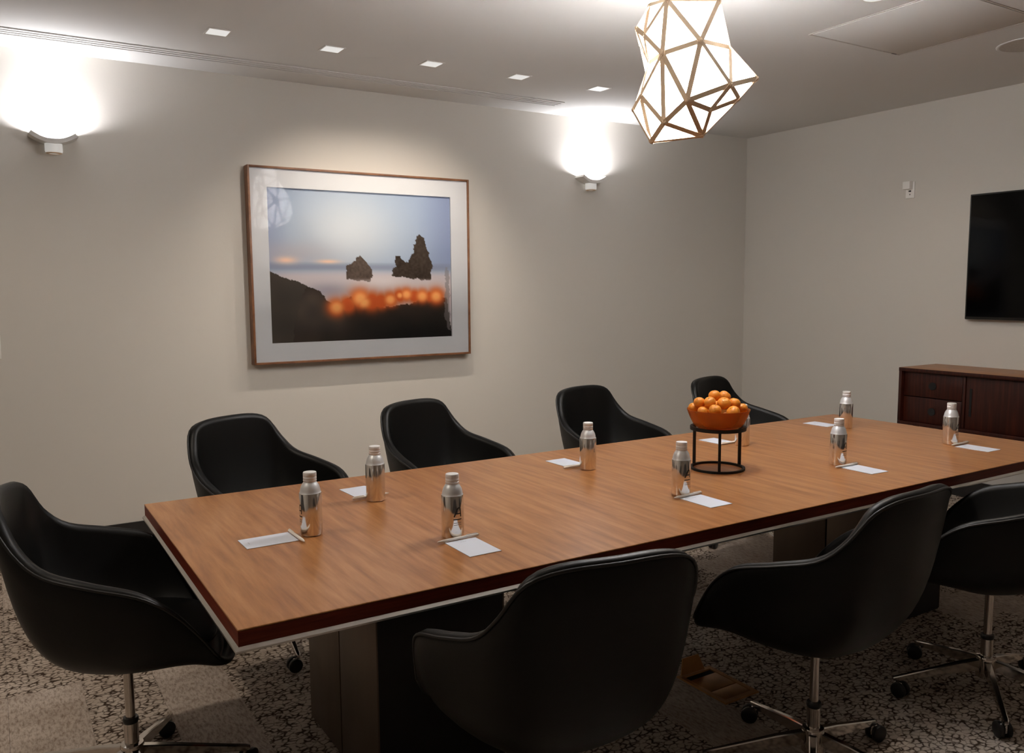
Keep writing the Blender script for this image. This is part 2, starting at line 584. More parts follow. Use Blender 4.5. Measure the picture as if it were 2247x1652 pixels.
def make_chair():
    t = thing('swivel_chair', '', 'chair')
    bm, out = chair_shell()
    obj('shell', bm, M_leather, t, smooth=True)
    # piping along the outer top edge
    bm = bmesh.new()
    k = [i for i in range(len(CR)) if CR[i][2] > .47]
    i0 = next(i for i in range(len(CR)) if CR[i][2] > .47 and CR[i - 1][2] <= .47) if any(CR[i][2] <= .47 for i in range(len(CR))) else 0
    seq = [(i0 + j) % len(CR) for j in range(len(k))]
    add_tube(bm, [CR[i] + out[i] * .0015 + np.array([0, 0, -.006]) for i in seq], .0042, 6)
    obj('piping', bm, M_piping, t, smooth=True)
    # seat pad
    bm = bmesh.new()
    n = 40
    rows = []
    def ring(sx, sy, z, yo=.03):
        r = []
        for i in range(n):
            a = 2 * PI * i / n
            c, s = math.cos(a), math.sin(a)
            x = .232 * sx * math.copysign(abs(c) ** .62, c)
            y = .232 * sy * math.copysign(abs(s) ** .62, s) + yo
            x *= 1 - .12 * max(0, -s)
            r.append(bm.verts.new((x, y, z - .10 * y)))
        return r
    for sx, sy, z in ((.70, .74, .486), (.84, .88, .490), (.90, .95, .500), (.90, .95, .510), (.82, .86, .519), (.55, .55, .523), (.2, .2, .524)):
        rows.append(ring(sx, sy, z))
    for a, c in zip(rows, rows[1:]):
        for i in range(n):
            bm.faces.new((a[i], a[(i + 1) % n], c[(i + 1) % n], c[i]))
    bm.faces.new(list(reversed(rows[0])))
    bm.faces.new(rows[-1])
    obj('seat_pad', bm, M_leather, t, smooth=True)
    # column
    bm = bmesh.new()
    add_lathe(bm, [(.055, .402), (.055, .390), (.0135, .388), (.0135, .225)], 24)
    col = obj('column', bm, M_chrome, t, smooth=True, angle=40)
    bm = bmesh.new()
    add_lathe(bm, [(.020, .228), (.022, .224), (.022, .216), (.020, .212)], 24)
    obj('collar', bm, M_blackp, col, smooth=True, angle=40)
    bm = bmesh.new()
    add_lathe(bm, [(.020, .2115), (.020, .150), (.031, .148), (.033, .142), (.033, .075), (.028, .070)], 28)
    obj('hub', bm, M_chrome, t, smooth=True, angle=40)
    base = []
    for q in range(5):
        a = math.radians(72 * q)
        R = Matrix.Rotation(a, 4, 'Z')
        bm = bmesh.new()
        # tapering blade leg: deep at the hub, shallow at the tip
        sec = [(.028, .138, .098, .012), (.11, .122, .086, .0105), (.22, .095, .070, .009), (.318, .072, .056, .008), (.330, .068, .058, .006)]
        rings = []
        for x, zt, zb, w in sec:
            b_ = .003
            pts = [(-w, zb), (w, zb), (w, zt - b_), (w - b_, zt), (-w + b_, zt), (-w, zt - b_)]
            rings.append([bm.verts.new(R @ Vector((x, y, z))) for y, z in pts])
        for r1, r2 in zip(rings, rings[1:]):
            for i in range(6):
                bm.faces.new((r1[i], r1[(i + 1) % 6], r2[(i + 1) % 6], r2[i]))
        bm.faces.new(rings[0])
        bm.faces.new(list(reversed(rings[-1])))
        leg = obj('leg', bm, M_chrome, t, smooth=True, angle=30)
        # twin-wheel caster with a chrome fork
        bm = bmesh.new()
        sw = R @ Matrix.Translation((.315, 0, 0)) @ Matrix.Rotation(.9 + q * 1.3, 4, 'Z')
        for side in (-1, 1):
            tmp = bmesh.new()
            add_lathe(tmp, [(.0, -.009), (.021, -.009), (.0265, -.006), (.0275, 0), (.0265, .006), (.021, .009), (0, .009)], 20)
            mm = sw @ Matrix.Translation((.014, side * .0135, .0277)) @ Matrix.Rotation(PI / 2, 4, 'X')
            bmesh.ops.transform(tmp, matrix=mm, verts=tmp.verts)
            me = bpy.data.meshes.new('t')
            tmp.to_mesh(me)
            tmp.free()
            bm.from_mesh(me)
            bpy.data.meshes.remove(me)
        obj('caster_wheels', bm, M_blackp, leg, smooth=True, angle=40)
        bm = bmesh.new()
        tmp = bmesh.new()
        add_box(tmp, (-.008, -.0040, .022), (.020, .0040, .052), .002, 1)
        add_lathe(tmp, [(.006, .045), (.006, .06)], 12)
        bmesh.ops.transform(tmp, matrix=sw, verts=tmp.verts)
        me = bpy.data.meshes.new('t')
        tmp.to_mesh(me)
        tmp.free()
        bm.from_mesh(me)
        bpy.data.meshes.remove(me)
        obj('caster_fork', bm, M_chrome, leg, smooth=True, angle=40)
        base += [leg]
    return t, base
chair0, _ = make_chair()
CH = [
 (-.132, .793, -100.5, -10, 'black leather swivel chair alone at the end of the table, by the sideways card'),
 (.673, -.219, -9.0, 20, 'black swivel chair seen from behind, hiding the table pedestal, its base below the photo'),
 (1.620, -.222, 4.8, 74.6, 'black swivel chair seen from behind, between the brass floor plate and the chair turned aslant'),
 (2.545, -.232, 24.2, 75.5, 'black swivel chair turned aslant, its back cut off by the photo edge'),
 (.544, 1.614, 202.7, 50, 'black shell chair under the framed picture, behind the corner of the table'),
 (1.386, 1.619, 196.8, 30, 'black shell chair against the art wall, just past the lower corner of the framed picture'),
 (2.362, 1.602, 189.2, 10, 'black shell chair against the bare art wall, between framed picture and fruit bowl'),
 (3.281, 1.550, 194.9, 40, 'black shell chair partly hidden behind the bowl of oranges, near the room corner'),
]
for i, (x, y, rz, br, lab) in enumerate(CH):
    c = chair0 if i == 0 else copy_tree(chair0)
    c.location = (x, y, 0)
    c.rotation_euler = (0, 0, math.radians(rz))
    tag(c, lab, 'chair', 'black swivel chairs around the table')
    for ch in c.children:
        if ch.name.startswith(('leg', 'hub', 'column')):
            ch.rotation_euler = (0, 0, math.radians(br - rz))

# ------------------------------------------------------------------ aluminium bottles
def on_cyl(bm, poly, R):
    """flat polygon (s, z) in metres wrapped on the bottle, facing local -Y"""
    vs = []
    for s, z in poly:
        a = -PI / 2 + s / R
        vs.append(bm.verts.new((R * math.cos(a), R * math.sin(a), z)))
    bm.faces.new(vs)
def stroke(bm, pts, w, R):
    for (a, c) in zip(pts, pts[1:]):
        a, c = Vector(a), Vector(c)
        d = (c - a)
        L = d.length
        d.normalize()
        n = Vector((-d.y, d.x)) * w / 2
        k = max(1, int(L / .003))
        ex = d * w * .25
        for i in range(k):
            p, q = a + (c - a) * i / k - (ex if i == 0 else ex * 0), a + (c - a) * (i + 1) / k + (ex if i == k - 1 else ex * 0)
            on_cyl(bm, [p - n, q - n, q + n, p + n], R)
def make_bottle():
    t = thing('aluminium_bottle', '', 'bottle')
    bm = bmesh.new()
    add_lathe(bm, [(.026, .004), (.0285, 0), (.0305, .001), (.033, .006), (.033, .1265), (.0322, .1285)], 48, cap1=False)
    obj('body', bm, M_bottle, t, smooth=True, angle=50)
    bm = bmesh.new()
    add_lathe(bm, [(.0322, .1285), (.0306, .131), (.0296, .138), (.0268, .148), (.0226, .1555), (.0200, .159), (.0190, .161), (.0190, .1635), (.0200, .1645), (.0200, .1665), (.0185, .1675), (.0185, .169)], 48, cap0=False)
    nk = obj('shoulder', bm, M_bneck, t, smooth=True, angle=50)
    nk['label'] = 'matte upper part tapering to the neck'
    bm = bmesh.new()
    add_lathe(bm, [(.0190, .1692), (.0197, .170), (.0197, .176), (.0190, .1767), (.0190, .1777), (.0197, .1785), (.0197, .188), (.0188, .190), (0, .1902)], 40)
    obj('cap', bm, M_cap, t, smooth=True, angle=45)
    bm = bmesh.new()
    R = .03318
    z0, zt = .069, .096
    arch = []
    for i in range(9):
        a = PI * (1 - i / 8)
        arch.append((.0035 + .0052 * math.cos(a), zt - .0062 + .0046 * math.sin(a)))
    stroke(bm, [(-.0115, z0), arch[0]], .0036, R)
    stroke(bm, arch, .0036, R)
    stroke(bm, [arch[-1], (.0098, z0)], .0036, R)
    stroke(bm, [(-.0075, .0775), (.0090, .0775)], .0032, R)
    stroke(bm, [(-.0130, .0605), (.0120, .0605)], .0030, R)
    obj('emblem', bm, M_ink, t)
    bm = bmesh.new()
    for zz, w in ((.0500, .024), (.0445, .025)):
        stroke(bm, [(-w / 2, zz), (w / 2 - .001, zz)], .0014, R)
    obj('small_print', bm, M_ink2, t)
    return t
bt0 = make_bottle()
BT = [
 (.367, .607, -90, 'silver bottle at the table end, beside the card laid sideways'),
 (.708, .350, 0, 'silver bottle with its black letter A in full view'),
 (1.614, .354, 0, 'silver bottle standing in front of the black fruit stand'),
 (2.500, .379, 0, 'silver bottle just beyond the fruit stand, black letter half turned away'),
 (3.305, .383, 0, 'silver bottle standing in front of the dark wood sideboard'),
 (.688, .883, 180, 'silver bottle with plain back, between the first two chairs under the picture'),
 (1.600, .876, 180, 'silver bottle with plain back, in front of the chair past the framed picture'),
 (2.495, .890, 180, 'silver bottle mostly hidden behind the bowl of oranges'),
 (3.290, .929, 180, 'silver bottle with plain back, at the far corner against the bare wall'),
]
for i, (x, y, a, lab) in enumerate(BT):
    c = bt0 if i == 0 else copy_tree(bt0)
    c.location = (x, y, TZ)
    c.rotation_euler = (0, 0, math.radians(a))
    tag(c, lab, 'bottle', 'aluminium bottles on the table')

# ------------------------------------------------------------------ note cards and pens
bm = bmesh.new()
add_box(bm, (-.05, -.0745, 0), (.05, .0745, .0016))
card0 = obj('note_card', bm, M_paper)
bm = bmesh.new()
for (a, c) in ((-.009, -.003), (-.0015, .0035), (.005, .009)):
    add_box(bm, (a, .055, .0016), (c, .0572, .0018))
obj('printed_mark', bm, M_mark, card0)
CD = [
 (.239, .612, 91, 'white note card laid sideways at the end of the table'),
 (.709, .232, 0, 'white note card beside the bottle whose letter A is in full view'),
 (1.623, .243, 0, 'white note card in front of the fruit stand'),
 (2.503, .260, -2, 'white note card beside the bottle beyond the fruit stand'),
 (3.304, .255, 0, 'white note card in front of the sideboard'),
 (.688, 1.023, 183, 'white note card half behind the plain-backed bottle near the picture'),
 (1.596, 1.025, 182, 'white note card in front of the chair past the framed picture'),
 (2.475, 1.023, 180, 'white note card seen through the legs of the fruit stand'),
 (3.284, 1.075, 182, 'white note card at the far corner, by the bare wall'),
]
for i, (x, y, a, lab) in enumerate(CD):
    c = card0 if i == 0 else copy_tree(card0)
    c.location = (x, y, TZ + .0002)
    c.rotation_euler = (0, 0, math.radians(a))
    tag(c, lab, 'note card', 'note cards on the table')
def make_pen():
    bm = bmesh.new()
    tmp = [(.0012, -.0705), (.0024, -.066), (.0042, -.055), (.0045, -.05), (.0045, .052), (.0040, .0525), (.0040, .066), (.0030, .068), (.0018, .0685)]
    add_lathe(bm, tmp, 14)
    bmesh.ops.rotate(bm, cent=(0, 0, 0), matrix=Matrix.Rotation(PI / 2, 3, 'Y'), verts=bm.verts)
    o = obj('pen', bm, M_pen, smooth=True, angle=40)
    bm = bmesh.new()
    add_box(bm, (.025, -.0012, .0044), (.064, .0012, .0062), .0005, 1)
    obj('clip', bm, M_pen, o)
    return o
pen0 = make_pen()
PN = [
 ((.316, .666), (.319, .527), 'cream pen lying across the end of the card laid sideways'),
 ((.774, .315), (.638, .308), 'cream pen at the foot of the bottle whose letter A shows fully'),
 ((1.690, .327), (1.544, .316), 'cream pen on the card in front of the fruit stand'),
 ((2.560, .330), (2.421, .330), 'cream pen on the card beside the bottle beyond the fruit stand'),
 ((3.391, .347), (3.255, .344), 'cream pen on the card in front of the sideboard'),
 ((.616, .920), (.755, .927), 'cream pen half hidden behind the plain-backed bottle near the picture'),
 ((1.515, .928), (1.655, .935), 'cream pen on the card in front of the chair past the framed picture'),
 ((2.405, .945), (2.545, .950), 'cream pen on the card seen through the legs of the fruit stand'),
]
for i, (a, b_, lab) in enumerate(PN):
    c = pen0 if i == 0 else copy_tree(pen0)
    c.location = ((a[0] + b_[0]) / 2, (a[1] + b_[1]) / 2, TZ + .0066)
    c.rotation_euler = (0, 0, math.atan2(a[1] - b_[1], a[0] - b_[0]))
    tag(c, lab, 'pen', 'cream pens on the table')

# ------------------------------------------------------------------ fruit stand, bowl, oranges
SX, SY = 2.037, .595
vd = Vector((SX - CAM.x, SY - CAM.y, 0)).normalized()
fa = math.atan2(-vd.y, -vd.x)
st = thing('fruit_stand', 'black iron three-legged ring stand carrying the fruit bowl', 'stand', (SX, SY, TZ))
def ring_bm(r, z0, z1, w):
    bm = bmesh.new()
    n = 56
    prof = [(r - w / 2, z0), (r + w / 2, z0), (r + w / 2, z1), (r - w / 2, z1)]
    R = [[bm.verts.new((a * math.cos(2 * PI * i / n), a * math.sin(2 * PI * i / n), z)) for i in range(n)] for a, z in prof]
    for k in range(4):
        a, c = R[k], R[(k + 1) % 4]
        for i in range(n):
            bm.faces.new((a[i], a[(i + 1) % n], c[(i + 1) % n], c[i]))
    return bm
obj('base_ring', ring_bm(.103, 0, .009, .010), M_iron, st, smooth=True, angle=40)
obj('top_ring', ring_bm(.104, .160, .173, .012), M_iron, st, smooth=True, angle=40)
for k in range(3):
    a = fa + .07 + k * 2 * PI / 3
    bm = bmesh.new()
    add_box(bm, (.0985, -.0052, .008), (.1085, .0052, .161), .0008, 1)
    bmesh.ops.rotate(bm, cent=(0, 0, 0), matrix=Matrix.Rotation(a, 3, 'Z'), verts=bm.verts)
    obj('leg', bm, M_iron, st)
bm = bmesh.new()
add_lathe(bm, [(0, .152), (.040, .154), (.070, .162), (.091, .1745), (.098, .182), (.112, .210), (.1235, .240), (.1240, .242), (.1212, .242), (.1094, .2115), (.0955, .1845), (.089, .178), (.069, .1655), (.039, .1575), (0, .1555)], 56)
bowl = obj('fruit_bowl', bm, M_amber, None, smooth=True, angle=60)
bowl.location = (SX, SY, TZ)
tag(bowl, 'amber glass bowl heaped with oranges on the black stand', 'bowl')
bm = bmesh.new()
bmesh.ops.create_icosphere(bm, subdivisions=3, radius=.0245)
for v in bm.verts:
    r = math.hypot(v.co.x, v.co.y)
    v.co.z *= .90
    if v.co.z > 0:
        v.co.z -= .0035 * math.exp(-(r / .007) ** 2)
or0 = obj('orange', bm, M_orange, None, smooth=True)
bm = bmesh.new()
add_lathe(bm, [(.0030, .0168), (.0026, .0194), (0, .0200)], 8)
obj('stem_button', bm, M_stem, or0)
ORG = [
 (-.0664, .0687, .9832, .95, 'orange at the rim on the side towards the art wall and camera'),
 (.0784, -.0481, .9825, 1.0, 'orange at the rim, in front of the half hidden bottle'),
 (-.0740, .0310, 1.0102, .95, 'second orange in from the rim, on the picture side of the heap'),
 (-.0620, -.0140, 1.0159, .95, 'deep orange fruit, touching the topmost one on its picture side'),
 (-.0901, -.0073, .9789, .95, 'low orange half sunk behind the front rim, towards the picture'),
 (-.0146, .0080, 1.0352, 1.0, 'topmost orange of the heap'),
 (-.0118, .0403, .9995, .95, 'orange in the recess below the topmost one'),
 (-.0726, -.0528, .9894, 1.0, 'orange at the middle of the front rim, its stem showing'),
 (.0414, .0075, 1.0273, 1.05, 'orange crowning the heap beside the topmost one'),
 (-.0159, -.0448, 1.0104, 1.1, 'large pale orange in the middle of the heap, its stem upwards'),
 (.0355, -.0505, 1.0068, 1.0, 'orange behind the large pale one, on the sideboard side'),
 (-.0119, -.0896, .9799, 1.1, 'large low orange half sunk behind the front rim, towards the sideboard'),
 (.0406, .0610, .9849, 1.0, 'orange at the back of the heap, towards the far chair'),
 (.0855, .0008, .9829, 1.0, 'orange at the back of the heap, towards the room corner'),
]
for i, (x, y, z, s, lab) in enumerate(ORG):
    c = or0 if i == 0 else copy_tree(or0)
    c.location = (SX + x, SY + y, z)
    c.scale = (s, s, s)
    c.rotation_euler = (rnd.uniform(-.6, .6), rnd.uniform(-.6, .6), rnd.uniform(0, 6))
    if i in (7, 9):
        c.rotation_euler = (.28, -.12, 0)
    tag(c, lab, 'orange', 'oranges in the bowl')
for k in range(6):
    a = k * PI / 3
    c = copy_tree(or0)
    c.location = (SX + .050 * math.cos(a), SY + .050 * math.sin(a), .945)
    c.scale = (.9, .9, .9)
    tag(c, 'orange hidden in the bottom layer, seen only through the amber glass', 'orange', 'oranges in the bowl')

# ------------------------------------------------------------------ pendant lamp
pend = thing('pendant_lamp', 'faceted pendant lamp of glowing white panes in a bronze frame', 'lamp', (1.93, .635, 2.29))
PV = dict(A=(-.172, -.02, .218), B=(-.150, .099, .235), C=(-.185, .134, .156), D=(-.188, .084, .118), E=(-.205, -.036, .02), F=(-.107, -.128, .056),
          G=(.027, -.083, .233), H=(.088, -.081, .071), I=(.192, -.124, -.037), J=(.013, -.161, -.089), K=(.105, -.116, -.121), L=(-.055, -.13, -.18),
          M=(-.162, -.12, -.157), N=(-.202, -.045, -.225), O=(-.178, .052, -.277), P=(-.035, -.07, -.262), Q=(-.213, .071, -.108), R=(-.214, .114, -.154),
          S=(-.152, .097, .023), T=(-.02, .03, .375))
PF = ['ABD', 'BCD', 'ADE', 'AEF', 'AFG', 'GFH', 'DES', 'CDS', 'ESQ', 'EQN', 'ENM', 'EMF', 'FMJ', 'FJH', 'HJI', 'JIK', 'JKL', 'JLM', 'MLP', 'LKP', 'MPN', 'NPO', 'QNO', 'QOR', 'AGT', 'ABT', 'SQR']
fw = np.array([.5245, .845, -.1047])
sil = 'TBCSROPKIHG'
inner = [k for k in PV if k not in sil]
V = {k: np.array(v) for k, v in PV.items()}
jr = random.Random(5)
for k in inner:
    d = V[k] @ fw
    V[k + "'"] = V[k] - fw * d * (1.9 + .25 * jr.random()) + fw * .012
faces = [tuple(f) for f in PF]
faces += [tuple((c if c in sil else c + "'") for c in f) for f in PF]
for f in faces:
    p = [V[k] for k in f]
    cen = (p[0] + p[1] + p[2]) / 3
    nrm = np.cross(p[1] - p[0], p[2] - p[0])
    nrm /= np.linalg.norm(nrm) + 1e-9
    if nrm @ cen < 0:
        nrm = -nrm
    q = [cen + (x - cen) * .985 for x in p]
    bm = bmesh.new()
    a = [bm.verts.new(x - nrm * .004) for x in q]
    c = [bm.verts.new(x - nrm * .001) for x in q]
    bm.faces.new(a)
    bm.faces.new(c)
    for i in range(3):
        bm.faces.new((a[i], a[(i + 1) % 3], c[(i + 1) % 3], c[i]))
    obj('lamp_pane', bm, M_panel, pend)
edges = {tuple(sorted((f[i], f[(i + 1) % 3]))) for f in faces for i in range(3)}
# outward direction of each edge: mean of its faces' normals on the closed shell
tb = bmesh.new()
tv_ = {k: tb.verts.new(V[k]) for k in V}
for f in sorted(set(tuple(sorted(f)) for f in faces)):
    tb.faces.new([tv_[k] for k in f])
bmesh.ops.recalc_face_normals(tb, faces=tb.faces)
if sum((f.normal.dot(f.calc_center_median()) for f in tb.faces)) < 0:
    bmesh.ops.reverse_faces(tb, faces=tb.faces)
for f in tb.faces:
    f.normal_update()
ids = {v: k for k, v in tv_.items()}
eout = {}
for e_ in tb.edges:
    nn = sum((f.normal for f in e_.link_faces), Vector())
    eout[tuple(sorted((ids[e_.verts[0]], ids[e_.verts[1]])))] = nn.normalized()
tb.free()
bm = bmesh.new()
for a, c in sorted(edges):
    pa, pc = Vector(V[a]), Vector(V[c])
    mid = (pa + pc) / 2
    d = (pc - pa).normalized()
    o_ = eout.get((a, c), mid)
    o_ = (o_ - d * o_.dot(d)).normalized()
    s = d.cross(o_)
    w, h = .0092, .0032
    vs = []
    for p in (pa, pc):
        vs.append([bm.verts.new(p + s * x * w + o_ * y) for x, y in ((-1, -.003), (1, -.003), (1, h), (-1, h))])
    for i in range(4):
        bm.faces.new((vs[0][i], vs[0][(i + 1) % 4], vs[1][(i + 1) % 4], vs[1][i]))
    bm.faces.new(vs[0])
    bm.faces.new(list(reversed(vs[1])))
for k in V:
    tmp = bmesh.ops.create_icosphere(bm, subdivisions=1, radius=.0085)
    for v in tmp['verts']:
        v.co += Vector(V[k])
obj('lamp_frame', bm, M_bar, pend)
bm = bmesh.new()
add_tube(bm, [V['T'], (V['T'][0], V['T'][1], HC - 2.29 - .02)], .006, 10)
obj('stem', bm, M_bar, pend, smooth=True)
bm = bmesh.new()
add_lathe(bm, [(.02, HC - 2.29 - .025), (.06, HC - 2.29 - .02), (.065, HC - 2.29)], 28, (V['T'][0], V['T'][1], 0))
obj('ceiling_rose', bm, M_bar, pend, smooth=True, angle=40)

# ------------------------------------------------------------------ wall sconces
def make_sconce(x, lab):
    t = thing('wall_sconce', lab, 'lamp', (x, YB, 2.262), 0, 'white uplight sconces on the art wall')
    bm = bmesh.new()
    n = 20
    hw = .112
    top, bot = [], []
    for i in range(n + 1):
        u = -1 + 2 * i / n
        xx = hw * u
        z = .040 * u * u
        sl = math.atan(2 * .040 * u / hw)
        top.append((xx - math.sin(sl) * .011, z + math.cos(sl) * .011))
        bot.append((xx + math.sin(sl) * .011, z - math.cos(sl) * .011))
    # dished: the front lip is rounded
    A = [[bm.verts.new((p[0], y, p[1])) for p in top + bot[::-1]] for y in (-.001, -.094, -.102)]
    for v in A[2]:
        v.co.x *= .985
    N = len(A[0])
    for r1, r2 in zip(A, A[1:]):
        for i in range(N):
            bm.faces.new((r1[i], r1[(i + 1) % N], r2[(i + 1) % N], r2[i]))
    for r in (A[0], A[2]):
        for i in range(n):
            bm.faces.new((r[i], r[i + 1], r[N - 2 - i], r[N - 1 - i]))
    obj('tray', bm, M_white, t, smooth=True, angle=35)
    bm = bmesh.new()
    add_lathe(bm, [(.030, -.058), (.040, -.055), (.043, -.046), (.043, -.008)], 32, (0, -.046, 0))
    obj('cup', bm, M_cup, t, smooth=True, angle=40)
    bm = bmesh.new()
    add_lathe(bm, [(.026, -.0615), (.037, -.0595), (.0405, -.0555), (.037, -.0560), (.026, -.0582)], 32, (0, -.046, 0), cap0=False, cap1=False)
    obj('rim', bm, M_bar, t, smooth=True, angle=40)
    bm = bmesh.new()
    add_box(bm, (-.06, -.075, .013), (.06, -.025, .019), .002, 1)
    obj('lamp_strip', bm, M_bulb, t)
    lamp('sconce_light', 'AREA', (0, -.070, .024), (PI + math.radians(SCONCE_TILT), 0, 0), SCONCE_W, SCONCE_C, t, shape='RECTANGLE', size=.13, size_y=.05, spread=math.radians(SCONCE_SPREAD))
    return t
SCONCE_TILT, SCONCE_SPREAD = -6, 170
make_sconce(-.061, 'white uplight sconce on the art wall, between the light switch and the framed picture')
make_sconce(3.545, 'white uplight sconce on the art wall, nearer the room corner')

# ------------------------------------------------------------------ ceiling lights
dl_lab = ['square downlight by the ceiling slot, first of the row of five from the camera', 'square downlight by the ceiling slot, second of the row of five from the camera',
          'square downlight by the ceiling slot, middle one of the row of five', 'square downlight by the ceiling slot, fourth of five, just short of the pendant lamp',
          'square downlight by the ceiling slot, fifth of five, closest to the room corner']
def make_downlight(x, y):
    t = thing('square_downlight', '', 'downlight', (x, y, HC), 0, 'square downlights in a row')
    bm = bmesh.new()
    o_, i_ = .058, .050
    def lp(h, z):
        return [bm.verts.new((sx * h, sy * h, z)) for sx, sy in ((-1, -1), (1, -1), (1, 1), (-1, 1))]
    Ls = [lp(o_, -.0005), lp(o_, -.004), lp(i_, -.004), lp(i_, -.0005)]
    for a, c in zip(Ls, Ls[1:] + Ls[:1]):
        for k in range(4):
            bm.faces.new((a[k], a[(k + 1) % 4], c[(k + 1) % 4], c[k]))
    obj('trim_frame', bm, M_white, t)
    bm = bmesh.new()
    add_box(bm, (-i_ + .0005, -i_ + .0005, -.0035), (i_ - .0005, i_ - .0005, -.0006))
    obj('lens', bm, M_diff, t)
    return t
dl0 = make_downlight(.64, 2.65)
for i, x in enumerate((.64, 1.23, 1.82, 2.41, 3.02)):
    c = dl0 if i == 0 else copy_tree(dl0)
    c.location = (x, 2.65, HC)
    c['label'] = dl_lab[i]
    if i in (1, 2, 3):
        # wall-washing beam, aimed at the picture
        aim = Vector((1.72, YB, 1.0)) - Vector((x, 2.65, HC))
        q = aim.to_track_quat('-Z', 'Y').to_euler()
        lamp('downlight_beam', 'SPOT', (0, 0, -.012), q, SPOT_W, WARM_C, c, spot_size=math.radians(104), spot_blend=1.0, shadow_soft_size=.012)
def make_round(x, y, lab, watts):
    t = thing('round_downlight', lab, 'downlight', (x, y, HC))
    bm = bmesh.new()
    add_lathe(bm, [(.052, -.0005), (.052, -.003), (.060, -.005), (.066, -.003), (.067, -.0005)], 36, cap0=False, cap1=False)
    obj('trim_ring', bm, M_white, t, smooth=True, angle=40)
    bm = bmesh.new()
    add_lathe(bm, [(0, -.0006), (.0515, -.0006), (.0515, -.0028), (0, -.003)], 36, cap0=False, cap1=False)
    obj('lens', bm, M_diff, t)
    lamp('downlight_beam', 'SPOT', (0, 0, -.012), (0, 0, 0), watts, WARM_C, t, spot_size=math.radians(ROUND_ANG), spot_blend=ROUND_BLEND, shadow_soft_size=.045)
make_round(3.025, .658, 'round ceiling downlight beside the access hatch, cut by the photo top', ROUND_W[0])
make_round(.62, .635, 'unseen round downlight added over the table end to light it', ROUND_W[1])  # lamp out of view, added for its light over the table
make_round(-.95, .80, 'round ceiling downlight over the open carpet beyond the table end, above the photo', ROUND_W[2])

# linear slot diffuser in the ceiling
ld = thing('slot_diffuser', 'long slotted air diffuser in the ceiling along the art wall', 'air diffuser', (0, 3.155, HC))
x0, x1 = XL + .02, 3.05
box_obj('backing', (x0, -.062, -.0012), (x1, .062, -.0003), M_slot, ld)
for k in range(4):
    y = -.056 + k * .0373
    box_obj('slat', (x0, y - .011, -.006), (x1, y + .011, -.0013), M_ceil, ld)
box_obj('end_cap', (x1, -.068, -.006), (x1 + .012, .068, -.0003), M_ceil, ld)

hatch = thing('ceiling_hatch', 'square access hatch set in the ceiling', 'hatch', (3.605, .80, HC))
box_obj('hatch_panel', (-.365, -.365, -.0034), (.365, .365, -.0004), M_ceil, hatch, .001)
bm = bmesh.new()
def hl(h, z):
    return [bm.verts.new((sx * h, sy * h, z)) for sx, sy in ((-1, -1), (1, -1), (1, 1), (-1, 1))]
Ls = [hl(.379, -.0004), hl(.379, -.003), hl(.372, -.003), hl(.372, -.0004)]
for a, c in zip(Ls, Ls[1:] + Ls[:1]):
    for k in range(4):
        bm.faces.new((a[k], a[(k + 1) % 4], c[(k + 1) % 4], c[k]))
obj('hatch_rim', bm, M_grill, hatch)
box_obj('latch', (.30, .366, -.006), (.34, .371, -.0032), M_slot, hatch)
sp = thing('ceiling_speaker', 'round flush speaker in the ceiling beside the hatch', 'speaker', (4.405, .685, HC))
bm = bmesh.new()
add_lathe(bm, [(.150, -.0005), (.150, -.004), (.160, -.006), (.166, -.003), (.167, -.0005)], 48, cap0=False, cap1=False)
obj('rim', bm, M_ceil, sp, smooth=True, angle=40)
bm = bmesh.new()
add_lathe(bm, [(0, -.0045), (.1495, -.0035), (.1495, -.0008), (0, -.0008)], 48, cap0=False, cap1=False)
obj('grille', bm, M_grill, sp, smooth=True, angle=40)

# ------------------------------------------------------------------ framed photograph
px0, px1, pz0, pz1 = .953, 2.468, 1.008, 2.215
fy = 3.398
pic = thing('framed_picture', 'walnut framed photograph of sea stacks at dusk on the art wall', 'picture', ((px0 + px1) / 2, YB, pz0))
cx = (px0 + px1) / 2
hw, hh = (px1 - px0) / 2, pz1 - pz0
fd = YB - fy
fwid = .013
def rail(lo, hi):
    box_obj('frame_rail', lo, hi, M_frame, pic, .0012)
rail((-hw, -fd, 0), (-hw + fwid, -.001, hh))
rail((hw - fwid, -fd, 0), (hw, -.001, hh))
rail((-hw + fwid, -fd, 0), (hw - fwid, -.001, fwid))
rail((-hw + fwid, -fd, hh - fwid), (hw - fwid, -.001, hh))
# mat board with a window cut for the print
ax0, ax1, az0, az1 = 1.070 - cx, 2.327 - cx, 1.1366 - pz0, 2.090 - pz0
bm = bmesh.new()
add_box(bm, (-hw + fwid, -.062, fwid), (ax0, -.050, hh - fwid))
add_box(bm, (ax1, -.062, fwid), (hw - fwid, -.050, hh - fwid))
add_box(bm, (ax0, -.062, fwid), (ax1, -.050, az0))
add_box(bm, (ax0, -.062, az1), (ax1, -.050, hh - fwid))
obj('mat_board', bm, M_matb, pic)
